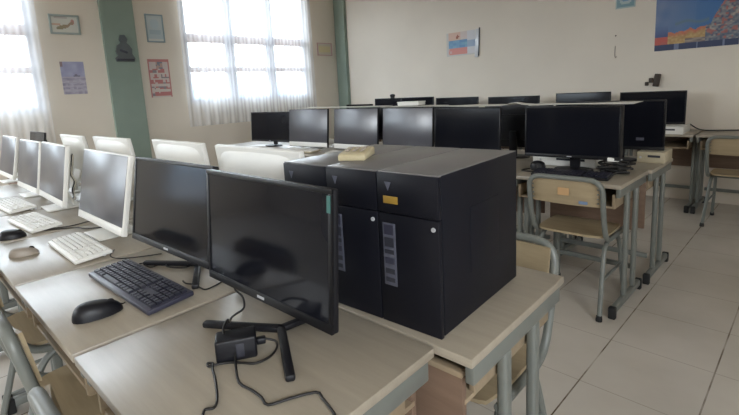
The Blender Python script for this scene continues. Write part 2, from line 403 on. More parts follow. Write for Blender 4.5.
# ------------------------------------------------------------------ chairs (sitter faces local +y)
def chair(label, loc, rz, sticker=False, group='school chairs with grey tube frames'):
    t = thing('school_chair', label, 'chair', loc, rz, group)
    # seat
    bm = BM(); nx, ny = 12, 12; V = []
    for k, dz in enumerate((0.0, -0.012)):
        for j in range(ny + 1):
            for i in range(nx + 1):
                u = i / nx * 2 - 1; v = j / ny * 2 - 1
                # rounded-square footprint
                x = u * 0.19 * (1 - 0.03 * v * v); y = v * 0.18
                r = 1 - 0.10 * (abs(u) ** 4) * (abs(v) ** 4)
                z = 0.445 - 0.010 * (1 - u * u) * (1 - v * v) - (0.012 * max(0, v - 0.6) ** 2 / 0.16) + dz
                V.append(bm.verts.new((x * r, y * r, z)))
    n1 = (nx + 1)
    def vid(k, j, i): return V[k * (nx + 1) * (ny + 1) + j * n1 + i]
    for j in range(ny):
        for i in range(nx):
            bm.faces.new((vid(0, j, i), vid(0, j, i + 1), vid(0, j + 1, i + 1), vid(0, j + 1, i)))
            bm.faces.new((vid(1, j, i), vid(1, j + 1, i), vid(1, j + 1, i + 1), vid(1, j, i + 1)))
    for i in range(nx):
        bm.faces.new((vid(0, 0, i), vid(1, 0, i), vid(1, 0, i + 1), vid(0, 0, i + 1)))
        bm.faces.new((vid(0, ny, i), vid(0, ny, i + 1), vid(1, ny, i + 1), vid(1, ny, i)))
    for j in range(ny):
        bm.faces.new((vid(0, j, 0), vid(0, j + 1, 0), vid(1, j + 1, 0), vid(1, j, 0)))
        bm.faces.new((vid(0, j, nx), vid(1, j, nx), vid(1, j + 1, nx), vid(0, j + 1, nx)))
    obj('seat', bm, M['ply'], t)
    # one bent tube: under the seat, up the back and across the top
    hw = 0.195
    P = [(-hw, 0.15, 0.416), (-hw, -0.16, 0.416), (-hw, -0.215, 0.56), (-hw, -0.25, 0.765), (hw, -0.25, 0.765), (hw, -0.215, 0.56), (hw, -0.16, 0.416), (hw, 0.15, 0.416)]
    bm = BM(); tube(bm, round_path(P, 0.075, 7), 0.0138, 12); obj('back_frame', bm, M['metal'], t)
    # curved plywood back panel in front of the tube
    bm = BM(); nx = 14; O = []
    for j in range(2):
        for (zz, yy) in ((0.615, -0.226), (0.752, -0.247)):
            O.append([bm.verts.new(((i / nx * 2 - 1) * 0.186, yy + 0.016 - 0.02 * (1 - (i / nx * 2 - 1) ** 2) + (0.009 if j else 0), zz)) for i in range(nx + 1)])
    for i in range(nx):
        a, b, c, d = O
        bm.faces.new((a[i], a[i + 1], b[i + 1], b[i])); bm.faces.new((c[i], d[i], d[i + 1], c[i + 1]))
        bm.faces.new((a[i], c[i], c[i + 1], a[i + 1])); bm.faces.new((b[i], b[i + 1], d[i + 1], d[i]))
    for i in (0, nx): bm.faces.new((O[0][i], O[1][i], O[3][i], O[2][i]))
    pan = obj('backrest', bm, M['ply'], t)
    for s in (-1, 1):
        for zz in (0.64, 0.665, 0.69, 0.715):
            bm = BM(); lathe(bm, [(0.0045, 0), (0.0045, 0.004), (0.002, 0.006)], 8, Matrix.Translation((s * 0.172, -0.2415 + (0.715 - zz) * 0.15, zz)) @ Matrix.Rotation(R(90), 4, 'X')); obj('bolt', bm, M['metal'], pan)
    if sticker:
        bm = BM(); box(bm, (0.10, -0.2395, 0.637), (0.045, 0.0015, 0.016), mat=I4); obj('sticker', bm, M['blue'], pan)
        bm = BM(); box(bm, (0.0, -0.2500, 0.69), (0.06, 0.0015, 0.04)); obj('print', bm, M['orange'], pan)
    # leg frames: one upside-down U each side with a cross bar
    for s in (-1, 1):
        x = s * 0.175
        P = [(x + s * 0.02, 0.19, 0.012), (x, 0.12, 0.40), (x, -0.12, 0.40), (x + s * 0.02, -0.235, 0.012)]
        bm = BM(); tube(bm, round_path(P, 0.09, 7), 0.0125, 10); leg = obj('leg', bm, M['metal'], t)
        bm = BM(); tube(bm, [(x + s * 0.011, 0.155, 0.205), (x + s * 0.011, -0.175, 0.205)], 0.008, 8); obj('leg_brace', bm, M['metal'], leg)
        for yy in (0.192, -0.237):
            bm = BM(); lathe(bm, [(0.016, 0), (0.017, 0.012), (0.0145, 0.03)], 12, Matrix.Translation((x + s * 0.02, yy, 0))); obj('rubber_foot', bm, M['rubber'], leg)
    bm = BM(); tube(bm, [(-0.175, -0.02, 0.40), (0.175, -0.02, 0.40)], 0.009, 8); obj('cross_tube', bm, M['metal'], t)
    return t
chair('plywood chair with blue sticker pushed under the desk with tangled cables', (-0.958, 2.65, 0), R(0.5), True)
chair('plywood chair in the far aisle at the desk against the bare wall', (-0.452, 4.80, 0), R(-1))
chair('plywood chair just behind the black towers, back toward the aisle', (-0.757, 1.13, 0), math.pi + A1)
chair('chair in the lower left corner, pushed under the beige mouse desk', (-2.125, 0.315, 0), A1)
chair('chair in the lower left corner, pushed under the black keyboard desk', (-1.505, 0.32, 0), A1)
chair('lowest left chair, pushed under the desk with the adapter', (-0.835, 0.338, 0), A1)

# ------------------------------------------------------------------ screens
def tilt_m(zb, tilt): return Matrix.Translation((0, 0, zb)) @ Matrix.Rotation(-tilt, 4, 'X')
def black_monitor(label, x, y, yaw, tilt, w, h, zb, group, z0=DT, style='y', soff=0.0, mint=False, sy=0.0, deep=0.03, scr='screen', thick=0.015, label_mark=False, back=True):
    """faces local -y; (x,y) = bottom middle of the screen face"""
    t = thing('monitor', label, 'monitor', (x, y, z0), yaw, group)
    T = tilt_m(zb - z0, tilt)
    bm = BM(); box(bm, (0, thick / 2 + 0.002, h / 2), (w, thick, h), 0.004, T); hs = obj('housing', bm, M['black'], t)
    bm = BM(); box(bm, (0, thick + deep / 2, h * 0.48), (w * 0.62, deep + 0.004, h * 0.6), 0.01, T); obj('back_cover', bm, M['black'], hs)
    # bezel as a ring, thicker at the bottom
    b = 0.010; ch = 0.020
    bm = BM()
    box(bm, (0, 0.001, h - b / 2), (w - 0.002, 0.008, b), 0.001, T); box(bm, (0, 0.001, ch / 2), (w - 0.002, 0.008, ch), 0.001, T)
    for s in (-1, 1): box(bm, (s * (w / 2 - b / 2 - 0.001), 0.001, (h + ch - b) / 2), (b, 0.008, h - ch - b), 0.001, T)
    obj('bezel', bm, M['gloss'], t)
    bm = BM(); box(bm, (0, 0.001, (h + ch - b) / 2), (w - 2 * b, 0.003, h - ch - b), 0, T); obj('screen', bm, M[scr], t)
    bm = BM(); box(bm, (0, -0.0035, ch * 0.5), (0.028, 0.0012, 0.006), 0, T); obj('logo', bm, M['silver'], t)
    if mint:
        bm = BM(); box(bm, (w / 2 - 0.0085, -0.0035, h - 0.03), (0.010, 0.0012, 0.034), 0, T); obj('sticker', bm, M['mint'], t)
    if label_mark:
        bm = BM(); box(bm, (w * 0.25, -0.0035, 0.07), (0.045, 0.0012, 0.018), 0, T); obj('sticker', bm, M['grey'], t)
    zl = zb - z0
    ny = thick + deep + 0.03
    bm = BM()
    if style == 'y':
        box(bm, (soff, ny, (zl + h * 0.45) / 2 + 0.004), (0.05, 0.018, zl + h * 0.45 - 0.008), 0.005); nk = obj('neck', bm, M['black'], t)
        bm = BM(); apex = (soff, 0.028 + sy, 0.008)
        for tip in ((-0.165, -0.072 + sy, 0.008), (0.165, -0.072 + sy, 0.008), (0.012, max(ny + 0.02, 0.09 + sy), 0.008)):
            a = Vector(apex); b2 = Vector((soff + tip[0], tip[1], tip[2])); d = b2 - a; L = d.length
            m4 = Matrix.Translation((a + b2) / 2) @ Matrix.Rotation(math.atan2(d.y, d.x), 4, 'Z')
            box(bm, (0, 0, 0), (L + 0.016, 0.020, 0.015), 0.005, m4)
        obj('stand_foot', bm, M['black'], t)
    else:
        box(bm, (0, ny, (zl + h * 0.4) / 2 + 0.004), (0.06, 0.02, zl + h * 0.4 - 0.008), 0.005); obj('neck', bm, M['black'], t)
        bm = BM(); lathe(bm, [(0.098, 0), (0.1, 0.004), (0.095, 0.011), (0.05, 0.015)], 28, Matrix.Translation((0, ny - 0.03, 0)) @ Matrix.Diagonal((1.15, 0.8, 1, 1))); obj('stand_foot', bm, M['black'], t)
    return t
def all_in_one(label, x, y, yaw, tilt, w, h, zb, group, z0=DT, scr='screenmatt', chin=0.035, body='white'):
    """white all-in-one computer, faces local -y"""
    t = thing('all_in_one_computer', label, 'computer', (x, y, z0), yaw, group)
    T = tilt_m(zb - z0, tilt)
    bm = BM(); box(bm, (0, 0.013, h / 2), (w, 0.022, h), 0.005, T, 3); obj('housing', bm, M[body], t)
    # back: bulged cover with a recessed panel, vents and ports
    bm = BM()
    m4 = T @ Matrix.Translation((0, 0.025, h * 0.52))
    pr = []
    t2 = bmesh.new(); A = []; B = []; n = 24
    for k in range(n):
        a = 2 * math.pi * k / n
        sx = math.copysign(abs(math.cos(a)) ** 0.35, math.cos(a)); sz = math.copysign(abs(math.sin(a)) ** 0.35, math.sin(a))
        A.append(t2.verts.new((sx * w * 0.47, -0.002, sz * h * 0.44))); B.append(t2.verts.new((sx * w * 0.36, 0.020, sz * h * 0.33)))
    for k in range(n): t2.faces.new((A[k], A[(k + 1) % n], B[(k + 1) % n], B[k]))
    t2.faces.new(B); t2.faces.new(A[::-1]); merge(bm, t2, m4)
    cov = obj('back_cover', bm, M[body], t)
    bm = BM(); box(bm, (0, 0.0455, h * 0.62), (0.03, 0.002, 0.03), 0.0005, T); obj('logo', bm, M['greydark'], cov)
    for dx in (-0.14, -0.12):
        bm = BM(); box(bm, (dx, 0.0455, h * 0.30), (0.012, 0.002, 0.02), 0, T); obj('port', bm, M['dark'], cov)
    bm = BM()
    b = 0.006
    box(bm, (0, 0.0015, (h + chin) / 2 - b / 2), (w - 2 * b, 0.003, h - chin - b), 0.001, T); obj('screen', bm, M[scr], t)
    bm = BM(); box(bm, (0, 0.0008, chin / 2), (w - 0.012, 0.003, chin - 0.006), 0.001, T); obj('chin', bm, M['white'], t)
    # bent sheet stand
    zl = zb - z0
    a = Vector((0, 0.055, zl + h * 0.36)); b2 = Vector((0, 0.10, 0.012)); d = b2 - a
    bm = BM(); m4 = Matrix.Translation((a + b2) / 2) @ Matrix.Rotation(-math.atan2(d.y, -d.z), 4, 'X')
    box(bm, (0, 0, 0), (0.13, 0.010, d.length), 0.003, Matrix.Translation((a + b2) / 2) @ Matrix.Rotation(math.atan2(-d.y, d.z) + math.pi, 4, 'X'))
    obj('stand_neck', bm, M['white'], t)
    bm = BM(); box(bm, (0, 0.055, 0.005), (0.19, 0.17, 0.009), 0.004, I4, 3); obj('stand_foot', bm, M['white'], t)
    return t
G1 = 'screens of the front row'
black_monitor('wide black monitor on Y-shaped stand nearest the towers, beside the power adapter', -0.905, 0.515, R(1.9), R(4.7), 0.498, 0.294, 0.799, G1, mint=True, soff=0.046, sy=-0.012)
black_monitor('black monitor behind the black keyboard, with a pale window reflection', -1.450, 0.505, R(4.0), R(9.5), 0.522, 0.291, 0.803, G1, soff=0.02, sy=0.062)
all_in_one('grey-screened white all-in-one beside the black monitor, facing the beige mouse', -2.13, 0.478, R(2.2), R(12), 0.55, 0.315, 0.775, G1)
all_in_one('second grey-screened all-in-one from the black monitors, behind the round black mouse', -2.95, 0.455, R(0.8), R(10), 0.55, 0.315, 0.775, G1)
all_in_one('third grey-screened all-in-one from the black monitors in the front row', -3.56, 0.438, R(2.6), R(10), 0.53, 0.315, 0.77, G1)
all_in_one('leftmost grey-screened all-in-one at the left edge of the front row', -4.42, 0.43, R(2.2), R(12), 0.53, 0.315, 0.77, G1)
G1b = 'all-in-ones seen from behind'
all_in_one('white all-in-one seen from behind, beside the black towers, dark square on its back', -1.45, 0.905, R(2.6) + math.pi, R(6.6), 0.535, 0.345, 0.755, G1b)
all_in_one('white all-in-one back rising behind the monitor with the pale reflection', -2.10, 0.89, R(1.0) + math.pi, R(7), 0.535, 0.345, 0.755, G1b)
all_in_one('white all-in-one back below the grey-green pilaster', -2.84, 0.825, R(3.1) + math.pi, R(8), 0.535, 0.345, 0.755, G1b)
all_in_one('narrow white all-in-one back between two grey screens, cables hanging', -3.46, 0.775, R(2.1) + math.pi, R(9), 0.49, 0.345, 0.755, G1b)
black_monitor('small dark monitor far left, showing above the grey screens under the curtain', -5.30, 0.77, R(2) , R(8), 0.56, 0.30, 0.76, G1b, style='disc')
G2 = 'screens of the middle row'
black_monitor('leftmost dark monitor of the middle row, below the curtain edge', -4.31, 2.744, R(5.5), R(4), 0.67, 0.325, 0.783, G2, style='disc')
all_in_one('silver-screened all-in-one with white chin, furthest from the towers in the middle row', -3.638, 2.74, R(5.0), R(5.8), 0.565, 0.375, 0.758, G2, chin=0.05, body='black')
all_in_one('middle one of three white-chinned silver screens in the middle row', -3.002, 2.79, R(2.5), R(5.5), 0.555, 0.375, 0.756, G2, chin=0.05, body='black')
all_in_one('silver-screened all-in-one with white chin, next to the black monitors of the middle row', -2.419, 2.83, R(-0.5), R(4), 0.545, 0.37, 0.758, G2, chin=0.05, body='black')
black_monitor('black monitor between the silver screens and the monitor with tangled cables', -1.825, 2.80, R(1.7), R(2.7), 0.545, 0.324, 0.80, G2, style='disc', deep=0.04)
black_monitor('black monitor above the tangled cables and plywood chair', -1.061, 2.745, R(3.0), R(1.6), 0.552, 0.312, 0.815, G2, style='disc', deep=0.03, thick=0.05)
G2b = 'screens on the rear desks of the middle row'
def slim_case(label, loc, rz, mat, w=0.34, d=0.30, hh=0.075):
    t = thing('slim_desktop_case', label, 'computer', loc, rz, 'slim desktop cases under monitors')
    bm = BM(); box(bm, (0, 0, hh / 2), (w, d, hh), 0.006); obj('case', bm, mat, t)
    bm = BM(); box(bm, (w * 0.12, -d / 2 - 0.001, hh * 0.62), (w * 0.44, 0.003, 0.014), 0); obj('drive_slot', bm, M['greydark'], t)
    bm = BM(); lathe(bm, [(0.007, 0), (0.007, 0.003)], 12, Matrix.Translation((-w * 0.36, -d / 2 + 0.0005, hh * 0.5)) @ Matrix.Rotation(R(90), 4, 'X')); obj('power_button', bm, M['silver'], t)
    return t
slim_case('cream slim case at the aisle, tucked under a black monitor', (-0.755, 3.37, DT), R(1), M['cream'], 0.155, 0.22, 0.072)
black_monitor('black monitor at the aisle end above a cream case, grey sticker low on its screen', -0.955, 3.27, R(2.2), R(0), 0.54, 0.318, 0.812, G2b, style='disc', label_mark=True)
slim_case('white slim case seen in the gap under the monitor with tangled cables', (-1.17, 3.005, DT), R(1), M['white'], 0.40, 0.18)
black_monitor('dark monitor back showing in the gap between the two black monitors', -1.62, 3.20, math.pi, R(0), 0.54, 0.32, 0.80, G2b, style='disc')
black_monitor('dark monitor back showing in the gap left of the nearest silver screen', -2.62, 3.22, math.pi, R(0), 0.54, 0.32, 0.80, G2b, style='disc')
black_monitor('dark monitor back showing in the gap between the further silver screens', -3.22, 3.22, math.pi, R(0), 0.54, 0.32, 0.80, G2b, style='disc')
G3 = 'monitors along the bare wall'
def far_mon(label, x, w, top, y=5.13, z0=DT, yaw=1.0):
    return black_monitor(label, x, y, R(yaw), R(2), w, 0.32, top - 0.32, G3, z0=z0, style='disc')
far_mon('largest far black monitor, below the dark wall fixture', -1.2, 0.57, 1.13, z0=DT + 0.07, yaw=1.9)
slim_case('white slim case below the largest far monitor', (-1.10, 5.14, DT), R(1), M['white'], 0.40, 0.34, 0.07)
far_mon('far black monitor left of the largest one', -1.86, 0.57, 1.142)
far_mon('far black monitor behind the gap of the two black middle monitors', -2.67, 0.66, 1.125)
far_mon('far black monitor below the red and blue wall notice', -3.48, 0.66, 1.135)
far_mon('far black monitor right of the one topped by a webcam', -4.15, 0.58, 1.155)
far_mon('far black monitor topped by a round webcam', -4.72, 0.54, 1.155)
far_mon('far leftmost black monitor beside the corner pilaster', -5.36, 0.60, 1.075)

# webcam, papers on top of the middle screens
t = thing('webcam', 'dark round webcam on a far monitor left of the wall notice', 'webcam', (-4.62, 5.14, 1.155), 0)
bm = BM(); box(bm, (0, 0, 0.006), (0.06, 0.03, 0.012), 0.003); obj('clip', bm, M['black'], t)
bm = BM(); lathe(bm, [(0.004, -0.026), (0.02, -0.02), (0.027, 0), (0.02, 0.02), (0.004, 0.026)], 16, Matrix.Translation((0, 0, 0.036)) @ Matrix.Diagonal((1.9, 1, 1, 1))); obj('camera_body', bm, M['black'], t)
bm = BM(); lathe(bm, [(0.012, 0), (0.01, 0.006)], 14, Matrix.Translation((0, -0.024, 0.036)) @ Matrix.Rotation(R(90), 4, 'X')); obj('lens', bm, M['gloss'], t)
def sheet(label, x0, x1, y0, y1, z, amp, seed, hump=None):
    random.seed(seed); p = [random.uniform(0, 6) for _ in range(3)]
    bm = BM(); nu, nv = 30, 10; top = []; bot = []
    for j in range(nv + 1):
        for i in range(nu + 1):
            u = i / nu; v = j / nv
            zz = z + amp * (0.5 + 0.5 * math.sin(7 * u + p[0]) * math.cos(3 * v + p[1]))
            if hump: zz += hump[1] * math.exp(-((u - hump[0]) / 0.06) ** 2) * (0.6 + 0.4 * math.sin(3 * v + 1))
            x = x0 + (x1 - x0) * u; y = y0 + (y1 - y0) * v + 0.01 * math.sin(5 * u + p[2])
            top.append(bm.verts.new((x, y, zz + 0.0025))); bot.append(bm.verts.new((x, y, zz)))
    n1 = nu + 1
    for j in range(nv):
        for i in range(nu):
            a = j * n1 + i
            bm.faces.new((top[a], top[a + 1], top[a + 1 + n1], top[a + n1])); bm.faces.new((bot[a], bot[a + n1], bot[a + 1 + n1], bot[a + 1]))
    ring = [i for i in range(n1)] + [j * n1 + nu for j in range(1, nv + 1)] + [nv * n1 + i for i in range(nu - 1, -1, -1)] + [j * n1 for j in range(nv - 1, 0, -1)]
    for k in range(len(ring)):
        a, b = ring[k], ring[(k + 1) % len(ring)]
        bm.faces.new((top[a], bot[a], bot[b], top[b]))
    return tag(obj('paper_sheet', bm, M['paper'], None, 180), label, 'paper', 'pale sheets lying on the middle row screens')
sheet('pale sheet lying on top of the black monitor with tangled cables', -1.345, -0.74, 2.79, 2.98, 1.131, 0.004, 3)
sheet('wrinkled pale sheet bridging the tops of the two black middle monitors', -2.12, -1.36, 2.83, 3.02, 1.128, 0.005, 4, (0.86, 0.018))
sheet('pale sheet on top of the silver screen nearest the black monitors', -2.72, -2.14, 2.875, 3.06, 1.130, 0.004, 5)
sheet('pale sheet on top of the two further silver screens', -3.92, -2.74, 2.84, 3.04, 1.134, 0.006, 6)
t = thing('paper_box', 'small white box lying on the sheets over the middle silver screen', 'box', (-2.46, 2.97, 1.1395), R(8))
bm = BM(); box(bm, (0, 0, 0.014), (0.20, 0.12, 0.026), 0.003); obj('box_body', bm, M['white'], t)
bm = BM(); box(bm, (0, 0, 0.029), (0.206, 0.126, 0.008), 0.002); obj('lid', bm, M['white'], t)

# ------------------------------------------------------------------ towers
TA = R(4.5)
TE = Vector((math.cos(TA), math.sin(TA), 0))
TP = Vector((-0.547, 0.738, DT))           # near bottom corner (front right)
TD, TH, TW = 0.400, 0.365, 0.165
t_lab = ['black computer tower at the right of the three, with the yellow sticker', 'middle black computer tower of the three, under the beige handset', 'black computer tower left of the other two, half hidden by the wide monitor']
for i in range(3):
    c = TP - TE * (TW * (i + 0.5) + 0.001 * i)
    t = thing('computer_tower', t_lab[i], 'computer', (c.x, c.y, DT), TA, 'black computer towers side by side')
    # local: front at y=0, body towards +y
    bm = BM(); box(bm, (0, TD / 2 + 0.006, TH / 2 + 0.003), (TW - 0.002, TD - 0.012, TH - 0.006), 0.002); obj('case', bm, M['tower'], t)
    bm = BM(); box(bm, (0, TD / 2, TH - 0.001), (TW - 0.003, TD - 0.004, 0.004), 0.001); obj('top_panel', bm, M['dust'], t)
    bm = BM(); box(bm, (0, 0.004, 0.268 / 2 + 0.002), (TW - 0.002, 0.012, 0.266), 0.002); fr = obj('front_panel', bm, M['tower'], t)
    bm = BM(); box(bm, (0, 0.004, 0.2705 + (TH - 0.2715) / 2), (TW - 0.002, 0.012, TH - 0.2735), 0.002); obj('drive_bay', bm, M['tower'], t)
    xl = -TW / 2
    bm = BM(); prism(bm, [(xl + 0.024, TH - 0.022), (xl + 0.042, TH - 0.022), (xl + 0.033, TH - 0.042)], -0.0032, -0.0015); obj('logo', bm, M['grey'], t)
    st = BM(); box(st, (xl + 0.031, -0.0024, 0.172), (0.036, 0.0018, 0.150), 0.0004); s_ = obj('label_strip', st, M['grey'], fr)
    for k, (zz, hh) in enumerate(((0.243, 0.024), (0.213, 0.022), (0.190, 0.010), (0.168, 0.014), (0.143, 0.012), (0.122, 0.010))):
        g = BM(); box(g, (xl + 0.031, -0.0038, zz - 0.011), (0.026, 0.001, hh), 0)
        obj('print', g, M['greydark'] if k % 3 else M['slate'], s_)
    bt = BM(); lathe(bt, [(0.0052, 0), (0.0048, 0.003)], 14, Matrix.Translation((TW / 2 - 0.014, -0.002, 0.250)) @ Matrix.Rotation(R(90), 4, 'X')); obj('power_button', bt, M['silver'], fr)
    if i == 0:
        y_ = BM(); box(y_, (xl + 0.039, -0.0026, 0.302), (0.040, 0.0014, 0.017), 0.0003); obj('sticker', y_, M['yellow'], t)
        sp = BM(); box(sp, (TW / 2 - 0.0008, TD * 0.52, 0.19), (0.0030, 0.15, 0.16), 0.001); obj('side_vent', sp, M['tower'], t)
t = thing('telephone_handset', 'beige keypad handset lying on top of the black towers', 'handset', (-0.905, 0.850, DT + TH + 0.001), R(122))
HS = Matrix.Diagonal((0.74, 0.82, 0.72, 1))
bm = BM()
prism(bm, [(-0.085, 0), (0.085, 0), (0.085, 0.028), (0.06, 0.034), (-0.07, 0.026), (-0.085, 0.020)], -0.045, 0.045)
bmesh.ops.bevel(bm, geom=bm.edges[:], offset=0.004, segments=2, affect='EDGES', profile=0.5)
bmesh.ops.transform(bm, matrix=HS, verts=bm.verts[:])
obj('body', bm, M['beige'], t)
for i in range(3):
    for j in range(3):
        bm = BM(); box(bm, (-0.035 + i * 0.030, -0.024 + j * 0.024, 0.0315 + i * 0.0016), (0.014, 0.012, 0.006), 0.0015, HS); obj('button', bm, M['taupe'], t)

# ------------------------------------------------------------------ keyboards
def keyboard(label, x, y, rz, w, d, body, key, group, z=DT):
    t = thing('keyboard', label, 'keyboard', (x, y, z), rz, group)
    sl = Matrix.Rotation(R(4), 4, 'X')
    base = Matrix.Translation((0, 0, 0.014)) @ sl
    bm = BM(); box(bm, (0, 0, 0), (w, d, 0.014), 0.004, base, 3); obj('case', bm, M[body], t)
    bm = BM(); rows = 6; ph = (d - 0.024) / rows
    for r in range(rows):
        blocks = [(-w / 2 + 0.012, 0.63 * w, 14), (-w / 2 + 0.012 + 0.655 * w, 0.13 * w, 3), (-w / 2 + 0.012 + 0.80 * w, 0.165 * w - 0.006, 4)]
        for bi, (x0, bw, n) in enumerate(blocks):
            if bi == 1 and r == 2: continue
            yy = -d / 2 + 0.012 + ph * (r + 0.5)
            if bi == 0 and r == 0:
                segs = [1.3, 1.1, 1.1, 6, 1.1, 1.1, 1.1, 1.2]
            elif bi == 0: segs = [1.0 + 0.12 * r % 1] + [1] * (n - 2) + [1.4]
            else: segs = [1] * n
            tot = sum(segs); xx = x0
            for s in segs:
                kw = bw * s / tot
                t2 = bmesh.new()
                bmesh.ops.create_cube(t2, size=1, matrix=base @ Matrix.Translation((xx + kw / 2, yy, 0.0105)) @ Matrix.Diagonal((kw - 0.0025, ph - 0.0028, 0.007, 1)))
                up = (base.to_3x3() @ Vector((0, 0, 1)))
                cen = base @ Vector((xx + kw / 2, yy, 0.0105))
                for v in t2.verts:
                    if (v.co - cen).dot(up) > 0:
                        v.co = cen + (v.co - cen) * 0.86 + up * 0.0006
                merge(bm, t2); xx += kw
    obj('keys', bm, M[key], t)
    bm = BM()
    for s in (-1, 1): box(bm, (s * w * 0.4, d / 2 - 0.02, 0.005), (0.03, 0.008, 0.010), 0.001)
    obj('feet', bm, M[body], t)
    return t
GK = 'keyboards on the front row'
keyboard('black keyboard beside the black mouse on the front row desk', -1.415, 0.398, R(3.6), 0.445, 0.128, 'slate', 'keyb', GK)
keyboard('white keyboard in front of the grey screen nearest the black monitors', -1.985, 0.372, R(2), 0.375, 0.122, 'white', 'key', GK)
keyboard('white keyboard beside the round black mouse', -2.62, 0.330, R(6), 0.38, 0.122, 'white', 'key', GK)
keyboard('white keyboard at the left edge, furthest along the front row', -3.20, 0.325, R(5), 0.40, 0.125, 'white', 'key', GK)
keyboard('black keyboard under the tangled cables on the middle row desk', -1.0, 2.62, R(4), 0.42, 0.13, 'black', 'keyb', 'keyboards on the middle row')
keyboard('pale keyboard in front of the furthest silver screen', -3.55, 2.60, R(3), 0.42, 0.125, 'cream', 'key', 'keyboards on the middle row')
keyboard('pale keyboard in front of the middle silver screen', -2.95, 2.62, R(3), 0.42, 0.125, 'cream', 'key', 'keyboards on the middle row')

# ------------------------------------------------------------------ mice
def mouse(label, x, y, rz, mat, L=0.112, W=0.058, Hh=0.036, z=DT, button='black'):
    t = thing('computer_mouse', label, 'mouse', (x, y, z), rz, 'mice on the front row')
    bm = BM(); nu, nv = 20, 10; rings = []
    for j in range(nv + 1):
        a = j / nv * math.pi / 2
        ring = []
        for i in range(nu):
            b = 2 * math.pi * i / nu
            cx = math.cos(b); cy = math.sin(b)
            sx = math.copysign(abs(cx) ** 0.8, cx) * L / 2; sy = math.copysign(abs(cy) ** 0.8, cy) * W / 2 * (1 - 0.12 * cx - 0.10 * math.cos(2 * b))
            r = math.cos(a) ** 0.55 if j < nv else 0.02
            zz = Hh * math.sin(a) * (1 - 0.22 * cx * r)
            ring.append(bm.verts.new((sx * r, sy * r, 0.001 + zz)))
        rings.append(ring)
    for a, b in zip(rings, rings[1:]):
        for i in range(nu): bm.faces.new((a[i], a[(i + 1) % nu], b[(i + 1) % nu], b[i]))
    bm.faces.new(rings[0][::-1]); bm.faces.new(rings[-1])
    obj('body', bm, M[mat], t, 60)
    bm = BM(); lathe(bm, [(0.008, -0.003), (0.0095, -0.0015), (0.0095, 0.0015), (0.008, 0.003)], 14, Matrix.Translation((L * 0.27, 0, Hh * 0.72)) @ Matrix.Rotation(R(90), 4, 'X')); obj('scroll_wheel', bm, M['rubber'], t)
    return t
mouse('black mouse lying beside the black keyboard', -1.312, 0.265, R(82), 'black', 0.118, 0.062, 0.038)
mouse('beige mouse on the second desk, in front of a white keyboard', -2.105, 0.218, R(75), 'taupe', 0.095, 0.05, 0.03)
mouse('round black mouse near the left edge beside a white keyboard', -2.44, 0.225, R(70), 'black', 0.10, 0.07, 0.034)

# ------------------------------------------------------------------ adapter and cables
def cable(label, pts, r=0.0028, mat='cable', group=None, n=5, cat='cable', zoff=0.0):
    bm = BM(); tube(bm, smooth_path(pts, n), r, 7)
    return tag(obj('cable', bm, M[mat], None, 60), label, cat, group)
z = DT + 0.0035
t = thing('power_adapter', 'black power adapter box lying in front of the wide monitor', 'adapter', (-0.853, 0.415, DT), R(60))
bm = BM(); box(bm, (0, 0, 0.0245), (0.084, 0.050, 0.049), 0.005, I4, 3); obj('body', bm, M['black'], t)
bm = BM(); box(bm, (0.0515, 0, 0.024), (0.020, 0.016, 0.014), 0.003); obj('plug', bm, M['black'], t)
bm = BM(); box(bm, (0.008, -0.0262, 0.024), (0.016, 0.0012, 0.030), 0.0002, Matrix.Rotation(R(0), 4, 'Z')); obj('label_sticker', bm, M['greydark'], t)
cable('black cable looping from under the wide monitor to the adapter', [(-1.17, 0.58, z + 0.01), (-1.14, 0.570, z + 0.004), (-1.097, 0.566, z), (-1.035, 0.535, z), (-0.997, 0.492, z + 0.012), (-0.972, 0.468, z + 0.021), (-0.945, 0.448, z + 0.026), (-0.915, 0.43, z + 0.05), (-0.885, 0.405, z + 0.052), (-0.872, 0.398, z + 0.0455)])
cable('thin black cable from the adapter plug curling back around it to the desk front', [(-0.831, 0.470, z + 0.018), (-0.815, 0.488, z + 0.010), (-0.804, 0.482, z), (-0.788, 0.455, z), (-0.790, 0.422, z), (-0.812, 0.405, z), (-0.832, 0.390, z), (-0.846, 0.372, z), (-0.856, 0.352, z), (-0.868, 0.355, z), (-0.858, 0.362, z), (-0.840, 0.352, z), (-0.80, 0.338, z), (-0.747, 0.315, z), (-0.728, 0.299, z), (-0.735, 0.285, z), (-0.712, 0.27, z)], 0.0026)
cable('thin black cable zigzagging from the adapter toward the lower edge', [(-0.838, 0.404, z + 0.022), (-0.825, 0.396, z + 0.009), (-0.80, 0.383, z + 0.006), (-0.758, 0.366, z), (-0.718, 0.370, z), (-0.686, 0.371, z), (-0.660, 0.368, z), (-0.645, 0.402, z), (-0.622, 0.446, z), (-0.598, 0.443, z), (-0.552, 0.431, z), (-0.535, 0.42, z)], 0.0026, n=3)
cable('black cable trailing from the black keyboard behind the mouse', [(-1.317, 0.318, z + 0.008), (-1.32, 0.328, z + 0.003), (-1.33, 0.336, z)], 0.0018)
cable('thin black cable behind the black keyboard, left of the stand foot', [(-1.62, 0.47, z), (-1.60, 0.50, z), (-1.56, 0.52, z), (-1.55, 0.485, z), (-1.585, 0.478, z)], 0.0022)
cable('thin black cable wiggling right of the black keyboard toward the wide monitor', [(-1.345, 0.505, z), (-1.318, 0.503, z), (-1.288, 0.517, z), (-1.255, 0.517, z), (-1.226, 0.525, z), (-1.24, 0.58, z)], 0.0024)
cable('short black cable on the black monitor stand foot', [(-1.536, 0.535, z), (-1.51, 0.518, z + 0.004), (-1.47, 0.53, z + 0.004), (-1.445, 0.56, z + 0.002), (-1.47, 0.60, z)], 0.0024)
